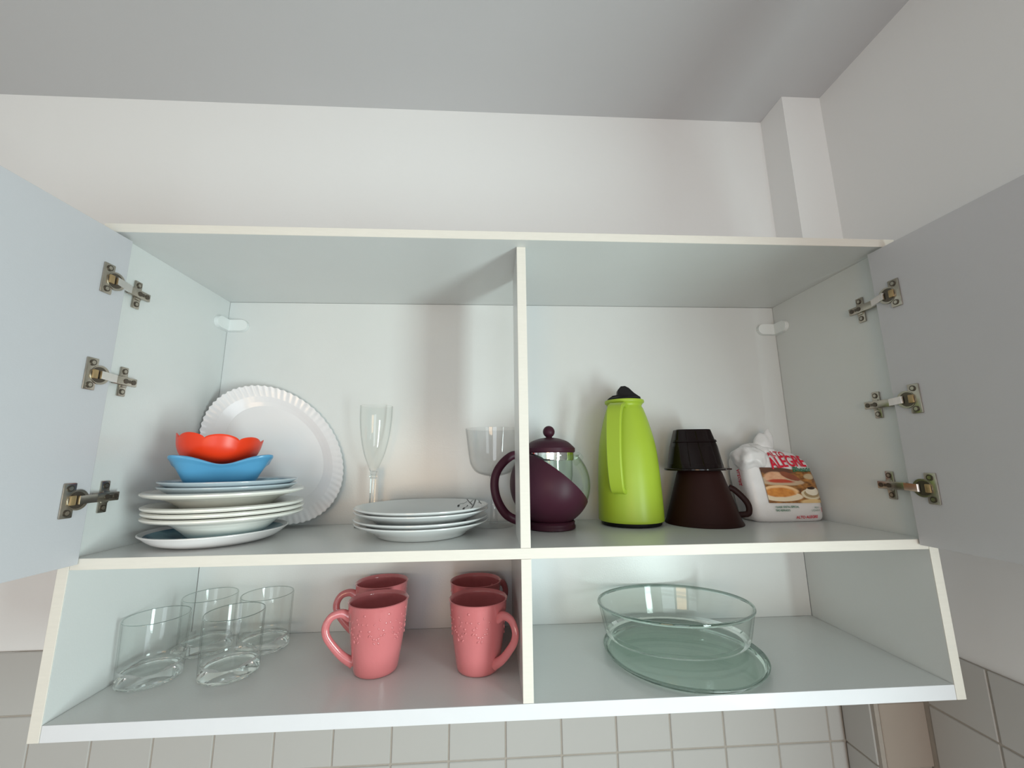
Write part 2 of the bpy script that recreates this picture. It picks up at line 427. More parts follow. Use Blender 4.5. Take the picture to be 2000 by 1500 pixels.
bracket_cover(True); bracket_cover(False)

def hinge_cup(door, u, z, s):
    """door-side half of a hinge, in door coordinates: x = out of the inner face (times s), y = -u along the door"""
    bm = bmesh.new(); y = -u
    X = lambda a, b: (min(s * a, s * b), max(s * a, s * b))
    box(bm, *X(.0002, .0026), y - .0150, y + .0005, z - .0215, z + .0215, bev=.0011, mi=0)
    cyl(bm, (s * .0018, y + .004, z), (1, 0, 0), .0128, .0034, 28, 0)
    cyl(bm, (s * .0036, y + .002, z), (1, 0, 0), .0105, .0008, 24, 1)
    box(bm, *X(.003, .0062), y - .008, y - .001, z - .006, z + .006, bev=.001, mi=2)
    for dz in (-.0150, .0150):
        cyl(bm, (s * .0030, y - .0075, z + dz), (1, 0, 0), .0042, .0012, 14, 1)
        cyl(bm, (s * .0036, y - .0075, z + dz), (1, 0, 0), .0026, .0008, 10, 0)
    link('hinge_cup', bm, ['nickel', 'dark_metal', 'brass'], door, smooth=40)
def hinge_mount(left, y, z):
    """panel-side half: cross mounting plate on the side panel with the arm reaching over to the door"""
    s = 1 if left else -1; xw = (T if left else W - T) - CO.x; z = z + Z0 - CO.z; y = y - CO.y
    X = lambda a, b: (min(xw + s * a, xw + s * b), max(xw + s * a, xw + s * b))
    bm = bmesh.new()
    box(bm, *X(.0002, .0030), y - .0065, y + .0065, z - .0215, z + .0215, bev=.0012, mi=0)
    box(bm, *X(.003, .0052), y - .0050, y + .0050, z - .0085, z + .0085, bev=.001, mi=0)
    for dz in (-.0150, .0150):
        cyl(bm, (xw + s * .0033, y, z + dz), (1, 0, 0), .0042, .0012, 14, 1)
        cyl(bm, (xw + s * .0039, y, z + dz), (1, 0, 0), .0026, .0008, 10, 0)
    mp = link('mounting_plate', bm, ['nickel', 'dark_metal'], cab, smooth=40)
    bm = bmesh.new(); y0 = -.0085 - CO.y
    box(bm, *X(.0054, .0100), .0075 - CO.y, y + .0150, z - .0060, z + .0060, bev=.001, mi=0)   # arm body over the plate
    for dy in (-.004, .009):
        cyl(bm, (xw + s * .0103, y + dy, z), (1, 0, 0), .0036, .0010, 14, 1)
    box(bm, *X(.0100, .0106), y - .0025, y + .0035, z - .0022, z + .0022, mi=1)
    q = bm.verts[:]
    n0 = len(bm.verts)
    # bright link from the arm to the cup
    a = Vector((xw + s * .0105, .0095 - CO.y, z)); b = Vector((xw + s * (.0165 if left else .0222), -.0205 - CO.y, z))
    d = (b - a); L_ = d.length; r = bmesh.ops.create_cube(bm, size=1)
    bmesh.ops.scale(bm, vec=(.0030, L_, .0106), verts=r['verts'])
    ang = math.atan2(-d.x, d.y)
    bmesh.ops.transform(bm, matrix=Matrix.Translation((a + b) / 2) @ Matrix.Rotation(ang, 4, 'Z'), verts=r['verts'])
    for f in {f for v in r['verts'] for f in v.link_faces}: f.material_index = 2
    link('hinge_arm', bm, ['nickel', 'dark_metal', 'nickel_bright'], mp, smooth=40)

def door(left):
    s = 1 if left else -1
    X, Y, z0, z1, op = (.025, -.0012, .0073, .457, 92.8) if left else (1.1697, -.0026, .0066, .457, 92.5)
    w_, t_ = .583, .015
    o = link('door', B(*((-t_, 0) if left else (0, t_)), -w_, 0, z0 - .0073, z1 - .0073, bev=.0006), 'door', cab)
    o.location = Vector((X, Y, Z0 + .0073)) - CO
    o.rotation_euler = (0, 0, -s * rad(op - 90))
    zs = (.3860, .2515, .0887) if left else (.3775, .2147, .0875)
    for z in zs:
        hinge_cup(o, .0205 if left else .0245, z - .0073, s)
        hinge_mount(left, .0300 if left else .0390, z)
door(True); door(False)

# ------------------------------------------------------------------ plates, bowls and glasses, upper left
def plate_prof(rb, rw, rr, h, t, rimt=None, lip=.0, well=.55):
    """deep or flat plate: base radius, well radius, rim radius, height, wall thickness"""
    rimt = rimt or t; zw = h * well
    out = spline([(rb * .96, .0), (rb, .0006), (rw, zw), (rr - rimt * .5, h - rimt)], 5)
    inn = spline([(rr - rimt * .6, h), (rw - t * .3, zw + t * 1.0), (rb * .93, t)], 5)
    p = [(0, .0012), (rb * .90, .0012), (rb * .93, 0)] + [(v[0], v[1]) for v in out]
    p += [(rr, h - rimt * .6), (rr, h - rimt * .3)] + [(v[0], v[1]) for v in inn] + [(0, t)]
    return p
def plate_on(name, label, cat, x, y, z, prof, m, group=None, n=96):
    o = link(name, lathe(prof, n), m, smooth=50, loc=(x, y, z)); o['label'] = label; o['category'] = cat
    if group: o['group'] = group
    return o
SX, SY = .1450, .0985
# flat plate with a blue printed centre at the bottom
FP = thing('dinner_plate', 'flat white plate with blue printed inside, undermost in the left stack', 'plate', (.1280, .1060, SH + .0003))
pf = plate_prof(.066, .081, .0963, .0193, .0034, .0026, well=.30)
link('plate_body', lathe(pf, 96), 'opal', FP, smooth=50)
def inner_print(parent, rb, rw, rr, h, t, rimt, well, r1):
    zw = h * well
    inn = [(v[0], v[1] + .0003) for v in spline([(rr - rimt * .6, h), (rw - t * .3, zw + t), (rb * .93, t)], 5)]
    inn = [p for p in inn if p[0] < r1] + [(0, t + .0003)]
    o = link('printed_centre', lathe(inn, 72), 'blue_print', parent, smooth=50); o['label'] = 'blue printed pattern inside the white rim'
inner_print(FP, .066, .081, .0963, .0193, .0034, .0026, .30, .090)
soup = plate_prof(.043, .074, .1045, .0395, .0038, .0060, well=.70)
for i, (z, dx) in enumerate(((.0593, 0), (.0668, .0006), (.0741, -.0004))):
    plate_on('soup_plate', ['cream-white deep soup plate directly on the flat blue-printed plate', 'second cream-white soup plate from the bottom of the left stack',
             'third cream-white soup plate, below the wide gap in the left stack'][i], 'plate', SX + dx, SY - i * .0006, Z0 + z - .0395, soup, 'stoneware', 'thick-rimmed plates in the left stack')
plate_on('dinner_plate', 'thick-rimmed cream plate above the gap, under the two thin plates', 'plate', SX - .003, SY, Z0 + .0932 - .0265, plate_prof(.058, .076, .1060, .0265, .0044, .0064, well=.50), 'stoneware', 'thick-rimmed plates in the left stack')
for i, z in enumerate((.1000, .1072)):
    q = thing('side_plate', ['lower of the two thin small plates in the left stack', 'upper thin small plate, right under the blue bowl'][i], 'plate', (SX + .0005, SY, Z0 + z - .0262), 0, 'thin small plates in the left stack')
    a = (.054, .070, .0918, .0262, .0026)
    link('plate_body', lathe(plate_prof(*a, .0024, well=.40), 96), 'pale_blue', q, smooth=50)
    inner_print(q, *a, .0024, .40, .0885)

# sky-blue square bowl with raised corners
def square_bowl():
    a = .0575; n = 5
    def sq(t, r, z):
        # r is the half width, k how square
        k = min(1, max(0, (z - .004) / .03)); e = 2 + 3.6 * k
        rr = r / (abs(cos(t)) ** e + abs(sin(t)) ** e) ** (1 / e)
        rr *= 1 + .075 * max(0, (z - .015) / .039) * (abs(sin(2 * t)) ** 5 - .45)
        zz = z
        if z > .02: zz = z + (abs(sin(2 * t)) ** 2 - .5) * .0135 * ((z - .02) / .034) ** 1.5
        return (rr * cos(t), rr * sin(t), zz)
    pr = [(0, .0), (.030, 0), (.0335, .0012)] + [tuple(v) for v in spline([(.0335, .0012), (.0395, .016), (.0465, .033), (.0540, .0470)], 6)][1:]
    pr += [(.0568, .0497), (.0580, .0515), (.0576, .0533), (.0558, .0538), (.0535, .0522)]
    pr += [tuple(v) for v in spline([(.0520, .0483), (.0444, .033), (.0374, .016), (.0315, .0035)], 6)] + [(0, .0030)]
    return lathe(pr, 96, shape=sq)
o = link('square_bowl', square_bowl(), 'blue', smooth=55, loc=(.1325, .0920, Z0 + .0846))
o.scale = (1.12, 1.12, 1)
o.rotation_euler = (0, 0, rad(31))
o['label'] = 'sky-blue square bowl with raised corners, holding the orange bowl'; o['category'] = 'bowl'
# orange-red bowl with a petal rim
def petal_bowl():
    def pt(t, r, z):
        k = max(0, (z - .018) / .026); c = abs(cos(4 * t))
        lob = c ** .62
        return (r * (1 + .012 * k * (lob - .6)) * cos(t), r * (1 + .012 * k * (lob - .6)) * sin(t), z + k * (lob - .65) * .0066)
    pr = [(0, 0), (.026, 0), (.030, .0010)] + [tuple(v) for v in spline([(.030, .001), (.046, .012), (.0545, .026), (.0580, .044)], 7)][1:]
    pr += [(.0574, .0452), (.0564, .0448)] + [tuple(v) for v in spline([(.0560, .0436), (.0526, .026), (.0442, .0135), (.029, .003)], 7)] + [(0, .0024)]
    return lathe(pr, 160, shape=pt)
o = link('petal_bowl', petal_bowl(), 'red', smooth=60, loc=(.1190, .0965, Z0 + .1272))
o.rotation_euler = (rad(-1.0), rad(4.5), rad(33)); o['label'] = 'orange-red bowl with a scalloped petal rim inside the blue bowl'; o['category'] = 'bowl'

# large white oval platter leaning in the corner
def platter():
    A, Bb = .1492, .1050; nl = 66
    def sh(t, r, z):
        f = max(0, (r - .83) / .17); wv = cos(nl * t)
        k = 1 + .006 * f * wv
        return (A * r * k * cos(t), Bb * r * k * sin(t), z + .0007 * f * wv)
    pr = [(0, -.0125), (.66, -.0125), (.75, -.0100), (.84, -.0062), (.93, -.0040), (.992, -.0012), (1.0, .0002), (.992, .0014),
          (.93, -.0006), (.84, -.0030), (.76, -.0066), (.70, -.0090), (.5, -.0098), (0, -.0100)]
    return lathe(pr, 528, shape=sh)
k_, m_ = .13, .18
nr = Vector((m_, -1, k_)).normalized(); ux = Vector((1, m_, 0)).normalized(); uz = nr.cross(ux).normalized()
cpos = Vector((.147, .1985, Z0 + .014)) + ux * .0005 + uz * .1385
ph = -.828; ex = ux * cos(ph) + uz * sin(ph); ey = nr.cross(ex)
o = link('oval_platter', platter(), 'opal', smooth=60)
o.matrix_world = Matrix(((ex.x, ey.x, nr.x, cpos.x), (ex.y, ey.y, nr.y, cpos.y), (ex.z, ey.z, nr.z, cpos.z), (0, 0, 0, 1)))
o['label'] = 'large white oval platter with a fluted rim, leaning in the back left corner'; o['category'] = 'platter'

# champagne flute
FL = thing('champagne_flute', 'clear plastic champagne flute behind the branch-printed plates', 'glass', (.3330, .2140, SH + .0003))
ob = [tuple(v) for v in spline([(.0045, .0925), (.0100, .1080), (.0192, .1320), (.0262, .1640), (.0296, .1960), (.0302, .2235)], 6)]
ib = [(r - .0011, z) for r, z in reversed(ob[3:])]
link('bowl', by_face(lathe([(0, .0915)] + ob + ib + [(0, .1010)], 64), lambda c: .1060 < c.z < .2228), ['flute_plastic', 'tumbler_wall'], FL, smooth=60)
link('stem', lathe([(0, .003), (.0075, .003), (.0058, .012), (.0052, .05), (.0054, .086), (.0072, .0895), (.0072, .0918), (.0050, .0935), (0, .0936)], 32), 'glass', FL, smooth=60)
link('foot', lathe([(0, 0), (.0290, 0), (.0295, .0012), (.0285, .0020), (.010, .0040), (0, .0045)], 56), 'flute_plastic', FL, smooth=60)
# wide goblet half hidden by the divider
GO = thing('goblet', 'wide clear plastic goblet behind the teapot handle', 'glass', (.5600, .1925, SH + .0003))
og = [tuple(v) for v in spline([(.0055, .0885), (.0180, .0905), (.0330, .0965), (.0425, .1090), (.0465, .1260), (.0495, .1480), (.0532, .1765)], 6)]
ig = [(r - .0012, z + (.0012 if z < .11 else 0)) for r, z in reversed(og[2:])]
link('bowl', lathe([(0, .0878)] + og + ig + [(0, .0912)], 72), 'cup_plastic', GO, smooth=60)
link('stem', lathe([(0, .004), (.0085, .004), (.0060, .014), (.0052, .05), (.0056, .080), (.0085, .0885), (0, .0888)], 32), 'cup_plastic', GO, smooth=60)
link('foot', lathe([(0, 0), (.0355, 0), (.0360, .0012), (.035, .0020), (.012, .0042), (0, .0048)], 56), 'cup_plastic', GO, smooth=60)

# stack of four porcelain plates
PX, PY = .4408, .1262
pp = (.0705, .0800, .1085, .0232, .0026)
zr = (.0374, .0437, .0552, .0607)
labs = ['bottom white plate of the stack of four, lying on the shelf', 'second white plate from the bottom of the stack of four',
        'third white plate of the stack of four, above the dark gap', 'top white plate of the stack, printed with a black branch']
for i, z in enumerate(zr):
    q = thing('porcelain_plate', labs[i], 'plate', (PX + (.0006, -.0004, .0003, 0)[i], PY, Z0 + z - .0232), 0, 'stack of four white plates')
    link('plate_body', lathe(plate_prof(*pp, .0026, well=.34), 96), 'porcelain', q, smooth=50)
    TOP = q
# branch print on the top plate
inn = [v for v in spline([(.1085 - .0016, .0232), (.0800 - .0008, .0232 * .34 + .0026), (.0705 * .93, .0026)], 12)]
def ztop(r):
    pr = sorted((v[0], v[1]) for v in inn)
    if r <= pr[0][0]: return pr[0][1]
    for a, b in zip(pr, pr[1:]):
        if a[0] <= r <= b[0]: return a[1] + (b[1] - a[1]) * (r - a[0]) / max(1e-9, b[0] - a[0])
    return pr[-1][1]
LINES = [([(.0775, .0290), (.0805, .0290), (.0831, .0403), (.0852, .0623), (.086, .0683)], .0011), ([(.086, .0683), (.0807, .0766)], .0009),
         ([(.0857, .0673), (.0870, .0688)], .0008), ([(.0808, .0433), (.0755, .0606), (.0716, .0726), (.0689, .0800)], .0008),
         ([(.0756, .0587), (.0798, .0657), (.0831, .0663)], .0007), ([(.0704, .0701), (.0641, .0667), (.0573, .0698), (.0545, .0639)], .0005),
         ([(.0815, .0402), (.0729, .0364)], .0006), ([(.0715, .0497), (.0686, .0453), (.0642, .0443)], .0005),
         ([(.0905, .0403), (.0935, .0440), (.0915, .0530)], .0006), ([(.0930, .0430), (.0975, .0230)], .0006)]
bm = bmesh.new()
def strip(pts, w_):
    P = [Vector((*p, 0)) for p in pts]; Q = []
    for a, b in zip(P, P[1:]):
        for k in range(4): Q.append(a.lerp(b, k / 4))
    Q.append(P[-1]); pv = None
    for i, p in enumerate(Q):
        d = (Q[min(i + 1, len(Q) - 1)] - Q[max(i - 1, 0)]).normalized(); n_ = Vector((-d.y, d.x, 0)) * w_ * (1 - .4 * i / len(Q))
        cur = []
        for s_ in (1, -1):
            q = p + n_ * s_; q.z = ztop(math.hypot(q.x, q.y)) + .0007; cur.append(bm.verts.new(q))
        if pv: bm.faces.new((pv[0], pv[1], cur[1], cur[0]))
        pv = cur
for l, w_ in LINES: strip(l, w_)
for c_, r_ in (((.0545, .0639), .0022), ((.0649, .0436), .0020), ((.0715, .0497), .0012), ((.0660, .0450), .0014)):
    vs_ = []
    for k in range(8):
        x, y = c_[0] + r_ * cos(k * pi / 4), c_[1] + r_ * 1.8 * sin(k * pi / 4); vs_.append(bm.verts.new((x, y, ztop(math.hypot(x, y)) + .0008)))
    bm.faces.new(vs_)
bmesh.ops.recalc_face_normals(bm, faces=bm.faces)
o = link('branch_print', bm, 'ink', TOP); o['label'] = 'black twig drawing printed near the right edge'

# ------------------------------------------------------------------ upper right: teapot, thermos, filters, sugar bag
TP = thing('teapot', 'plum plastic and glass teapot with a ball knob, partly behind the divider', 'teapot', (.6606, .1572, SH + .0003), rad(14))
R_ = .0708; zc = .0755
def sphere_prof(r, z0, z1, n):
    a0 = math.asin(max(-1, min(1, (z0 - zc) / r))); a1 = math.asin(max(-1, min(1, (z1 - zc) / r)))
    return [(r * cos(a0 + (a1 - a0) * i / n), zc + r * sin(a0 + (a1 - a0) * i / n)) for i in range(n + 1)]
gp = sphere_prof(R_, .0105, .1230, 24)
gi = [(r - .0012, z) for r, z in reversed(gp)]
link('glass_body', lathe([(0, .0100)] + gp + [(.0535, .1260), (.0520, .1260)] + gi + [(0, .0112)], 72), 'pot_glass', TP, smooth=60)
# plum shell: lower sphere cut by a slanted plane
so = sphere_prof(R_ + .0014, .0105, .148, 40); si = [(r - .0016, z) for r, z in reversed(so)]
bm = lathe(so + si, 96, closed=True)
bmesh.ops.bisect_plane(bm, geom=bm.verts[:] + bm.edges[:] + bm.faces[:], plane_co=(-.034, 0, .1190), plane_no=Vector((.84, 0, 1)), clear_outer=True)
eg = [e for e in bm.edges if e.is_boundary]
try: bmesh.ops.bridge_loops(bm, edges=eg)
except Exception: pass
bmesh.ops.recalc_face_normals(bm, faces=bm.faces)
link('shell', bm, 'purple', TP, smooth=50)
link('base', lathe([(0, 0), (.0405, 0), (.0425, .0012), (.0425, .0050), (.0412, .0068), (.0412, .0100), (.0420, .0115), (.0400, .0135), (0, .0130)], 64), 'purple', TP, smooth=40)
link('strainer_rim', lathe([(.0425, .1170), (.0432, .1165), (.0440, .1190), (.0440, .1300), (.0420, .1300)], 64, closed=True), 'chrome', TP, smooth=40)
link('strainer', lathe([(.0405, .1180), (.0400, .0900), (.0340, .0560), (.0250, .0480), (0, .0470), (0, .0464), (.0256, .0474), (.0346, .0556), (.0406, .0900), (.0411, .1180)], 48), 'pot_glass', TP, smooth=50)
LD = link('lid', lathe([(0, .1345), (.0430, .1300), (.0445, .1300), (.0462, .1318), (.0462, .1380), (.0448, .1395)] + [tuple(v) for v in spline([(.0440, .1405), (.0330, .1500), (.0180, .1555), (.0070, .1572)], 6)] + [(0, .1574)], 72), 'purple', TP, smooth=35)
link('knob', lathe([(0, .1570), (.0060, .1568), (.0055, .1590)] + [(.0108 * cos(a), .1680 + .0108 * sin(a)) for a in [-1.0 + 2.57 * i / 14 for i in range(15)][:-1]] + [(0, .1788)], 40), 'purple', LD, smooth=50)
hp = spline([(-.0560, 0, .1240), (-.0700, 0, .1260), (-.0880, 0, .1130), (-.1000, 0, .0950), (-.1030, 0, .0740), (-.0975, 0, .0500), (-.0830, 0, .0275), (-.0640, 0, .0165), (-.0420, 0, .0120)], 6)
link('handle', tube(bmesh.new(), hp, .0055, .0075, Vector((0, 1, 0)), 14), 'purple', TP, smooth=60)
# pouring lip of the glass
bm = bmesh.new(); tube(bm, spline([(.0480, 0, .1170), (.0560, 0, .1200), (.0630, 0, .1265)], 5), lambda s: .0060 * (1 - .3 * s), lambda s: .0120 * (1 - .4 * s), Vector((0, 1, 0)), 18)
link('spout', bm, 'pot_glass', TP, smooth=60)

TH = thing('thermos_jug', 'lime-green thermos jug with a black stopper', 'thermos', (.8138, .1850, SH + .0003))
TH.scale = (1, 1, 1.02)
tp_ = [(.0, .0070), (.0540, .0070), (.0578, .0072), (.0585, .0085)] + [tuple(v) for v in spline([(.0585, .0085), (.0582, .030), (.0572, .060), (.0555, .098), (.0515, .142), (.0425, .182), (.0345, .2080)], 6)][1:]
tp_ += [(.0322, .2115), (.0318, .2135), (.0342, .2175), (.0366, .2190), (.0372, .2215), (.0366, .2240), (.0345, .2246), (.0322, .2240), (.0310, .2200), (0, .2190)]
link('body', lathe(tp_, 96), 'lime', TH, smooth=45)
link('base', lathe([(0, 0), (.0515, 0), (.0535, .0012), (.0545, .0050), (.0540, .0070), (0, .0071)], 72), 'black', TH, smooth=40)
az = rad(235); er = Vector((cos(az), sin(az), 0)); et = Vector((-sin(az), cos(az), 0))
hp = spline([er * r + Vector((0, 0, z)) for r, z in ((.0280, .2110), (.0420, .2125), (.0590, .2050), (.0690, .1850), (.0760, .1500), (.0790, .1150), (.0765, .0850), (.0700, .0650), (.0560, .0600))], 7)
bm = bmesh.new(); rings = []
for i, p in enumerate(hp):
    t = (hp[min(i + 1, len(hp) - 1)] - hp[max(i - 1, 0)]).normalized(); nn = et.cross(t); s = i / (len(hp) - 1)
    hw = .0150 - .0030 * s; th = .0042
    rings.append([bm.verts.new(p + et * hw * a + nn * th * b) for a, b in ((-1, -.5), (-.85, -1), (.85, -1), (1, -.5), (1, .5), (.85, 1), (-.85, 1), (-1, .5))])
for a, b in zip(rings, rings[1:]):
    for k in range(8): bm.faces.new((a[k], a[(k + 1) % 8], b[(k + 1) % 8], b[k]))
bm.faces.new(rings[0]); bm.faces.new(rings[-1]); bmesh.ops.recalc_face_normals(bm, faces=bm.faces)
link('handle', bm, 'lime', TH, smooth=35)
# stopper: disc with a wedge-shaped pouring crest
bm = lathe([(0, .2180), (.0300, .2180), (.0318, .2240), (.0315, .2275), (.0280, .2295), (0, .2305)], 48)
prof = [(-.0305, .2275), (-.0220, .2330), (-.0130, .2345), (-.0118, .2440), (-.0060, .2505), (.0020, .2510), (.0090, .2470), (.0180, .2375), (.0300, .2285)]
v0 = [bm.verts.new((x, -.0125, z)) for x, z in prof]; v1 = [bm.verts.new((x, .0125, z)) for x, z in prof]
bm.faces.new(v0); bm.faces.new(v1)
for i in range(len(prof)):
    j = (i + 1) % len(prof); bm.faces.new((v0[i], v0[j], v1[j], v1[i]))
bmesh.ops.recalc_face_normals(bm, faces=bm.faces)
link('stopper', bm, 'black', TH, smooth=35).rotation_euler = (0, 0, rad(-12))

# large coffee filter cone standing upside down
FX, FY = .9470, .1775
F1 = thing('coffee_filter_holder', 'large dark brown coffee filter cone standing upside down on the shelf', 'filter holder', (FX, FY, SH + .0003))
co_ = [(.0668, 0), (.0672, .0008), (.0668, .0022), (.0640, .0070), (.0395, .0900), (.0375, .0940)]
bm = lathe(co_ + [(.0360, .0940), (.0376, .0890), (.0618, .0070), (.0648, 0)], 80, closed=True)
link('cone', bm, 'brown', F1, smooth=40)
link('outlet_disc', lathe([(0, .0900), (.0372, .0900), (.0374, .0938), (.0350, .0952), (0, .0952)], 60), 'brown', F1, smooth=40)
hp = spline([(.0500, 0, .0640), (.0600, 0, .0585), (.0735, 0, .0440), (.0800, 0, .0330), (.0808, 0, .0225), (.0770, 0, .0165), (.0620, 0, .0150), (.0590, 0, .0150)], 6)
h_ = link('handle', tube(bmesh.new(), hp, .0030, .0055, Vector((0, 1, 0)), 12), 'brown', F1, smooth=60)
h_.rotation_euler = (0, 0, rad(-12))
# smaller filter holder on top of it
F2 = thing('coffee_filter_holder', 'smaller shiny black-brown filter holder stacked upside down on the larger cone', 'filter holder', (FX - .0075, FY, SH + .0957), rad(-6))
def wedge(t, r, z):
    k = z / .0760; e = 2 + 3.5 * k; f = 1 / (abs(cos(t)) ** e + abs(sin(t)) ** e) ** (1 / e)
    sy = 1 - .50 * k
    return (r * f * cos(t), r * f * sin(t) * sy, z)
fo = [(.0490, .0040), (.0472, .0110), (.0468, .0112), (.0400, .0440), (.0318, .0752), (.0306, .0760)]
bm = lathe(fo + [(0, .0760), (0, .0742), (.0296, .0742), (.0385, .0440), (.0460, .0060), (.0475, .0040)], 80, closed=True, shape=wedge)
link('cone', bm, 'brown_shiny', F2, smooth=40)
FLG = link('flange', lathe([(.0440, 0), (.0535, 0), (.0545, .0010), (.0545, .0032), (.0530, .0042), (.0440, .0042)], 80, closed=True), 'brown_shiny', F2, smooth=40)
bm = B(.0500, .0640, -.0110, .0110, .0004, .0030, bev=.0012); link('grip_tab', bm, 'brown', F2, smooth=40)
for a in (-2.05, -1.57, -1.05):
    bm = bmesh.new(); pv = None
    for i in range(9):
        z = .008 + .064 * i / 8; r = .0478 + (.0312 - .0478) * (z - .0040) / .0720
        p = Vector(wedge(a, r + .0004, z)); d = Vector((cos(a), sin(a), 0)); s_ = Vector((-sin(a), cos(a), 0)) * .0011
        cur = [bm.verts.new(p - s_), bm.verts.new(p + d * .0016), bm.verts.new(p + s_)]
        if pv:
            bm.faces.new((pv[0], pv[1], cur[1], cur[0])); bm.faces.new((pv[1], pv[2], cur[2], cur[1]))
        pv = cur
    link('rib', bm, 'brown_shiny', F2)
bm = bmesh.new(); prv = []
for i in range(33):
    t = pi + pi * i / 32; p0 = Vector(wedge(t, .0388, .0520)); p1 = Vector(wedge(t, .0374, .0560)); d = Vector((cos(t), sin(t), 0)) * .0014
    cur = [bm.verts.new(p0), bm.verts.new(p0 + d), bm.verts.new(p1 + d), bm.verts.new(p1)]
    if prv:
        for k in range(4): bm.faces.new((prv[k], prv[(k + 1) % 4], cur[(k + 1) % 4], cur[k]))
    prv = cur
bmesh.ops.recalc_face_normals(bm, faces=bm.faces); link('raised_band', bm, 'brown_shiny', F2)

# sugar bag leaning in the right corner
BG = thing('sugar_bag', 'opened white sugar bag with red lettering and a food photo, in the right corner', 'bag', (1.1130, .2000, SH + .0003))
HB = .128; EXP = 5.0
def bag_par(s):
    """centre x, centre y, half width, half depth at height fraction s"""
    cx = -.0010 - .0065 * s - .0080 * s * s; cy = .006 * s + .004 * s * s
    w_ = .0685 + .002 * sin(pi * s) - .007 * s ** 3; d_ = .0330 + .0025 * sin(pi * s)
    if s < .08: q = (1 - (1 - s / .08) ** 2) ** .5; w_ *= .93 + .07 * q; d_ *= .90 + .10 * q
    if s > .78: q = (s - .78) / .22; w_ *= 1 - .22 * q ** 2; d_ *= 1 - .35 * q ** 2
    return cx, cy, w_, d_
def bag_pt(t, s):
    cx, cy, w_, d_ = bag_par(s); c_, s_ = cos(t), sin(t)
    f = 1 / (abs(c_) ** EXP + abs(s_) ** EXP) ** (1 / EXP)
    return Vector((cx + w_ * f * c_, cy + d_ * f * s_, HB * s))
def crumple(p, k, f=60, seed=0):
    n_ = noise.noise_vector(p * f + Vector((seed, 3, 7))); return p + n_ * k
bm = bmesh.new(); NS, NT = 34, 88; rings = []
for i in range(NS + 1):
    s = i / NS; ring = []
    for j in range(NT):
        t = 2 * pi * j / NT; p = bag_pt(t, s)
        side = 1 - .9 * max(0, -sin(t)) ** 2 if s < .85 else 1
        p = crumple(p, .0016 * side * (1 + 2.0 * max(0, s - .8) * 5), 55)
        if s > 0: p.z = max(p.z, .0004)
        else: p.z = 0
        ring.append(bm.verts.new(p))
    rings.append(ring)
for a, b in zip(rings, rings[1:]):
    for j in range(NT): bm.faces.new((a[j], a[(j + 1) % NT], b[(j + 1) % NT], b[j]))
bm.faces.new(list(reversed(rings[0])))
tc_ = bm.verts.new((-.012, .010, HB + .006))
for j in range(NT): bm.faces.new((rings[-1][j], rings[-1][(j + 1) % NT], tc_))
bmesh.ops.recalc_face_normals(bm, faces=bm.faces)
BODY = link('bag_body', bm, 'bag_white', BG, smooth=70)
# open, crumpled plastic at the top: a lump at the left and a flap standing up
bm = bmesh.new()
def lump(c, r, seed, amp, taper=None, rot=0):
    q = bmesh.ops.create_icosphere(bm, subdivisions=4, radius=1)
    mr = Matrix.Rotation(rot, 3, 'Y')
    for v in q['verts']:
        p = v.co.copy(); p = Vector((p.x * r[0], p.y * r[1], p.z * r[2]))
        if taper: k = 1 - taper * (p.z / r[2] * .5 + .5); p.x *= k; p.y *= k
        p = mr @ p
        n1 = noise.noise(p * 42 + Vector((seed, 0, 0))); n2 = noise.noise(p * 95 + Vector((0, seed, 0)))
        rg = 1 - abs(noise.noise(p * 60 + Vector((seed, seed, 1)))) * 2
        p += p.normalized() * (n1 * amp + n2 * amp * .45 + rg * amp * .5)
        v.co = p + Vector(c)
lump((-.0590, -.010, .1180), (.0255, .0270, .0230), 3.1, .0065)
lump((-.0300, .004, .1300), (.034, .020, .0130), 5.7, .0050)
lump((-.0160, .004, .1440), (.0230, .0120, .0330), 9.2, .0055, .60, rad(26))
link('crumpled_top', bm, 'bag_white', BG, smooth=80)
# the print follows the front face
def front(u, s, off=.0022):
    """u: offset from the centre line in metres, s: height in metres"""
    cx, cy, w_, d_ = bag_par(s / HB); a = max(-.985, min(.985, u / w_))
    y = cy - d_ * (1 - abs(a) ** EXP) ** (1 / EXP)
    return Vector((cx + a * w_, y - off, s))
bm = bmesh.new(); uvl = bm.loops.layers.uv.new('UVMap'); gu, gv = 26, 16; grid = []
U0, U1, S0, S1 = -.0405, .0660, .0330, .0965
for j in range(gv + 1):
    row = []
    for i in range(gu + 1):
        a = i / gu; b = j / gv
        top = S1 + .0025 * (1 - a) - .0055 * max(0, min(1, (a - .38) / .35)) + .002 * max(0, a - .8)
        bot = S0 + .0015 * (1 - a)
        u = U0 + (U1 - U0) * a - (.0 if a else 0)
        row.append((bm.verts.new(front(u, bot + (top - bot) * b)), (a, b)))
    grid.append(row)
for j in range(gv):
    for i in range(gu):
        c4 = (grid[j][i], grid[j][i + 1], grid[j + 1][i + 1], grid[j + 1][i]); f = bm.faces.new([q[0] for q in c4])
        for l, q in zip(f.loops, c4): l[uvl].uv = q[1]
bmesh.ops.recalc_face_normals(bm, faces=bm.faces)
PH = link('printed_photo', bm, 'photo', BODY, smooth=70); PH['label'] = 'printed photograph of bread and coffee'
def lettering(name, s, size, m, u, h, rot=0, shear=0, bold=0, sx=1.0, arc=0):
    bm = text_mesh(s, size, shear, bold)
    bmesh.ops.triangulate(bm, faces=bm.faces)
    c_, s_ = cos(rot), sin(rot)
    for v in bm.verts:
        x, y = v.co.x * sx, v.co.y
        y += arc * x * x
        v.co = front(u + c_ * x - s_ * y, h + s_ * x + c_ * y, .0032)
    link(name, bm, m, BODY)
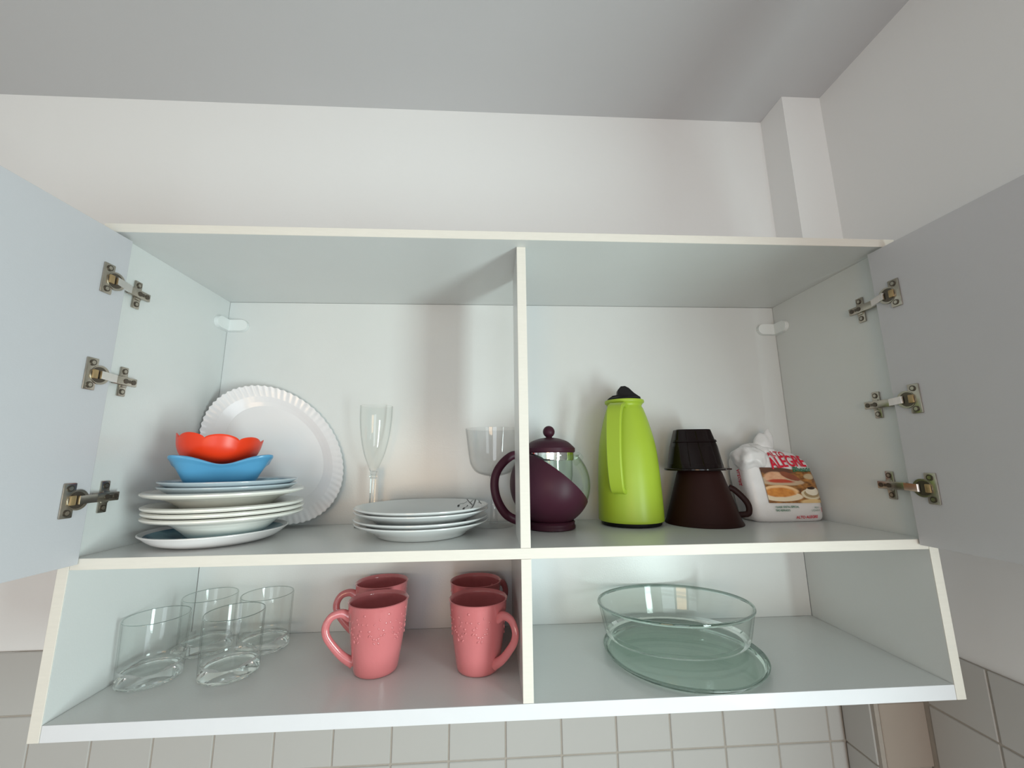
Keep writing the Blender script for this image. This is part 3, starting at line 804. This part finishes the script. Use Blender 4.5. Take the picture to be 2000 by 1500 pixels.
lettering('brand_lettering', 'ALEGRE', .0290, 'bag_red', .0185, .1090, .05, 0, .0006, .70, -2.0)
lettering('brand_lettering', 'ALTO', .0130, 'bag_red', .0060, .1235, -.06, 0, .0003, 1)
lettering('script_lettering', 'Bheade', .0130, 'bag_green', .0400, .0945, .0, .25, .0003, 1)
lettering('small_lettering', 'CLASSE CRISTAL ESPECIAL', .0048, 'bag_green', -.0085, .0270, .0, 0, .0001, .80)
lettering('small_lettering', 'TIPO REFINADO', .0048, 'bag_green', -.0180, .0210, .0, 0, .0001, .80)
lettering('small_lettering', 'PESO', .0042, 'bag_green', .0490, .0250)
lettering('small_lettering', 'LIQUIDO', .0042, 'bag_green', .0460, .0200)
lettering('weight_lettering', '1', .0120, 'bag_red', .0590, .0205)
lettering('brand_lettering', 'ALTO ALEGRE', .0066, 'bag_red', .0260, .0085, .02, .2, .0002)
# red lettering down the left side
bm = text_mesh('ALEGRE', .0120, 0, .0003); bmesh.ops.triangulate(bm, faces=bm.faces)
for v in bm.verts:
    x, y = v.co.x * .75, v.co.y; s = (.0800 - x) / HB; cx, cy, w_, d_ = bag_par(s)
    v.co = Vector((cx - w_ * (1 - min(.98, abs((y - .012) / d_)) ** EXP) ** (1 / EXP) - .0022, cy - .012 + y, s * HB))
link('side_lettering', bm, 'bag_red', BODY)

# ------------------------------------------------------------------ lower left: tumblers and mugs
def tumbler_prof():
    rb, rt, h = .0393, .0405, .0850
    return [(0, .0010), (.030, .0008), (.0365, 0), (.0388, .0012), (rb, .0040), (rt, h - .0010), (rt - .0005, h), (rt - .0015, h - .0004),
            (.0376, .0210), (.0360, .0165), (.031, .0145), (.018, .0138), (0, .0136)]
tl = ['clear glass tumbler at the front, nearest the left side panel', 'clear glass tumbler at the front, second from the left side panel',
      'clear glass tumbler at the back left, behind the two front ones', 'clear glass tumbler at the back, nearest the pink mugs']
tpos = [(.0557, .1045, 0), (.1634, .1115, .4), (.0730, .1965, 1.1), (.1685, .1950, 2.0)]
t0 = thing('glass_tumbler', tl[0], 'glass', (*tpos[0][:2], BS + .0003), 0, 'four glass tumblers on the bottom shelf')
link('tumbler_glass', by_face(by_face(lathe(tumbler_prof(), 80), lambda c: .0215 < c.z < .0838), lambda c: c.z >= .0838, 2), ['glass', 'tumbler_wall', 'rim_glass'], t0, smooth=35)
for (x, y, r), l in list(zip(tpos, tl))[1:]: dup(t0, (x, y, BS + .0003), r, l)

def mug_r(z):
    k = z / .0985
    return .0318 + .0128 * k + .0012 * sin(pi * k)
m0 = thing('coffee_mug', 'pink ceramic mug at the front left, handle to the left', 'mug', (.3807, .1050, BS + .0003), rad(194), 'four pink mugs on the bottom shelf')
mo = [(0, .0012), (.0255, .0012), (.0280, 0), (.0306, .0006), (.0322, .0028)] + [(mug_r(z), z) for z in [.006 + .0903 * i / 16 for i in range(17)]]
mo += [(.0452, .0980), (.0441, .0989), (.0428, .0983)] + [(mug_r(z) - .0036, z) for z in [.0945 - .0845 * i / 14 for i in range(15)]] + [(.0250, .0062), (0, .0058)]
MB = link('mug_body', lathe(mo, 80), 'pink', m0, smooth=60)
hp = spline([(.0395, 0, .0760), (.0520, 0, .0830), (.0660, 0, .0800), (.0735, 0, .0680), (.0720, 0, .0540), (.0620, 0, .0390), (.0480, 0, .0235), (.0325, 0, .0125)], 7)
link('handle', tube(bmesh.new(), hp, lambda s: .0042 + .0012 * abs(2 * s - 1) ** 2, lambda s: .0056 + .002 * abs(2 * s - 1) ** 3, Vector((0, 1, 0)), 16), 'pink', m0, smooth=60)
bm = bmesh.new(); rs = random.Random(3)
def bead(a, z, r, sx=1, rot=0):
    R0 = mug_r(z); q = bmesh.ops.create_icosphere(bm, subdivisions=2, radius=r * 1.25)
    m = Matrix.Translation((R0 * cos(a), R0 * sin(a), z)) @ Matrix.Rotation(a, 4, 'Z') @ Matrix.Rotation(rot, 4, 'X') @ Matrix.Diagonal((.36, sx, 1, 1))
    bmesh.ops.transform(bm, matrix=m, verts=q['verts'])
for k in range(7):                           # garlands of raised beads and little leaves
    a0 = .32 + k * (2 * pi - .64) / 7; a1 = a0 + (2 * pi - .64) / 7
    for i in range(10):
        t = i / 10; a = a0 + (a1 - a0) * t; z = .0880 - .0330 * 4 * t * (1 - t)
        bead(a, z, .0013 if i % 2 else .0016)
        if i in (2, 4, 6, 8): bead(a + rs.uniform(-.05, .05), z - .006, .0022, .5, rs.uniform(-1, 1))
    for i in range(3): bead((a0 + a1) / 2 + rs.uniform(-.15, .15), .0700 + i * .006, .0015, .6, rs.uniform(-1, 1))
for f in bm.faces: f.smooth = True
rl = link('embossed_garland', bm, 'pink', MB); rl['kind'] = 'stuff'
dup(m0, (.3616, .2000, BS + .0003), rad(190), 'pink ceramic mug behind the front left mug')
dup(m0, (.5347, .0980, BS + .0003), rad(-43), 'pink ceramic mug at the front beside the divider, handle turned to the front right')
dup(m0, (.5275, .1900, BS + .0003), rad(42), 'pink ceramic mug behind the one beside the divider')

# ------------------------------------------------------------------ lower right: glass dish on a glass turntable plate
o = link('glass_plate', by_face(lathe([(0, 0), (.1090, 0), (.1130, .0008), (.1175, .0040), (.1212, .0090), (.1214, .0104), (.1202, .0110), (.1180, .0098), (.1145, .0066), (.1100, .0053), (0, .0050)], 128), lambda c: c.xy.length < .1150), ['green_rim', 'plate_wall'], smooth=35, loc=(.8575, .1115, BS + .0003))
o['label'] = 'round greenish glass turntable plate under the oval dish'; o['category'] = 'glass plate'
def oval(t, r, z): return (r * cos(t), r * .762 * sin(t), z)
dp = [(0, 0), (.1050, 0), (.1120, .0015), (.1165, .0060), (.1190, .0140), (.1268, .0500), (.1285, .0515), (.1290, .0535), (.1278, .0555), (.1255, .0553), (.1242, .0530), (.1150, .0150), (.1120, .0085), (.1050, .0060), (0, .0056)]
o = link('oval_dish', by_face(by_face(lathe(dp, 128, shape=oval), lambda c: c.z < .0500 and not (.0005 < c.z < .0040 and c.xy.length > .07)), lambda c: c.z >= .0500, 2), ['green_glass', 'dish_wall', 'green_rim'], smooth=50, loc=(.8660, .1475, BS + .0116))
o.rotation_euler = (0, 0, -.066)
o['label'] = 'clear oval glass baking dish standing on the round glass plate'; o['category'] = 'dish'
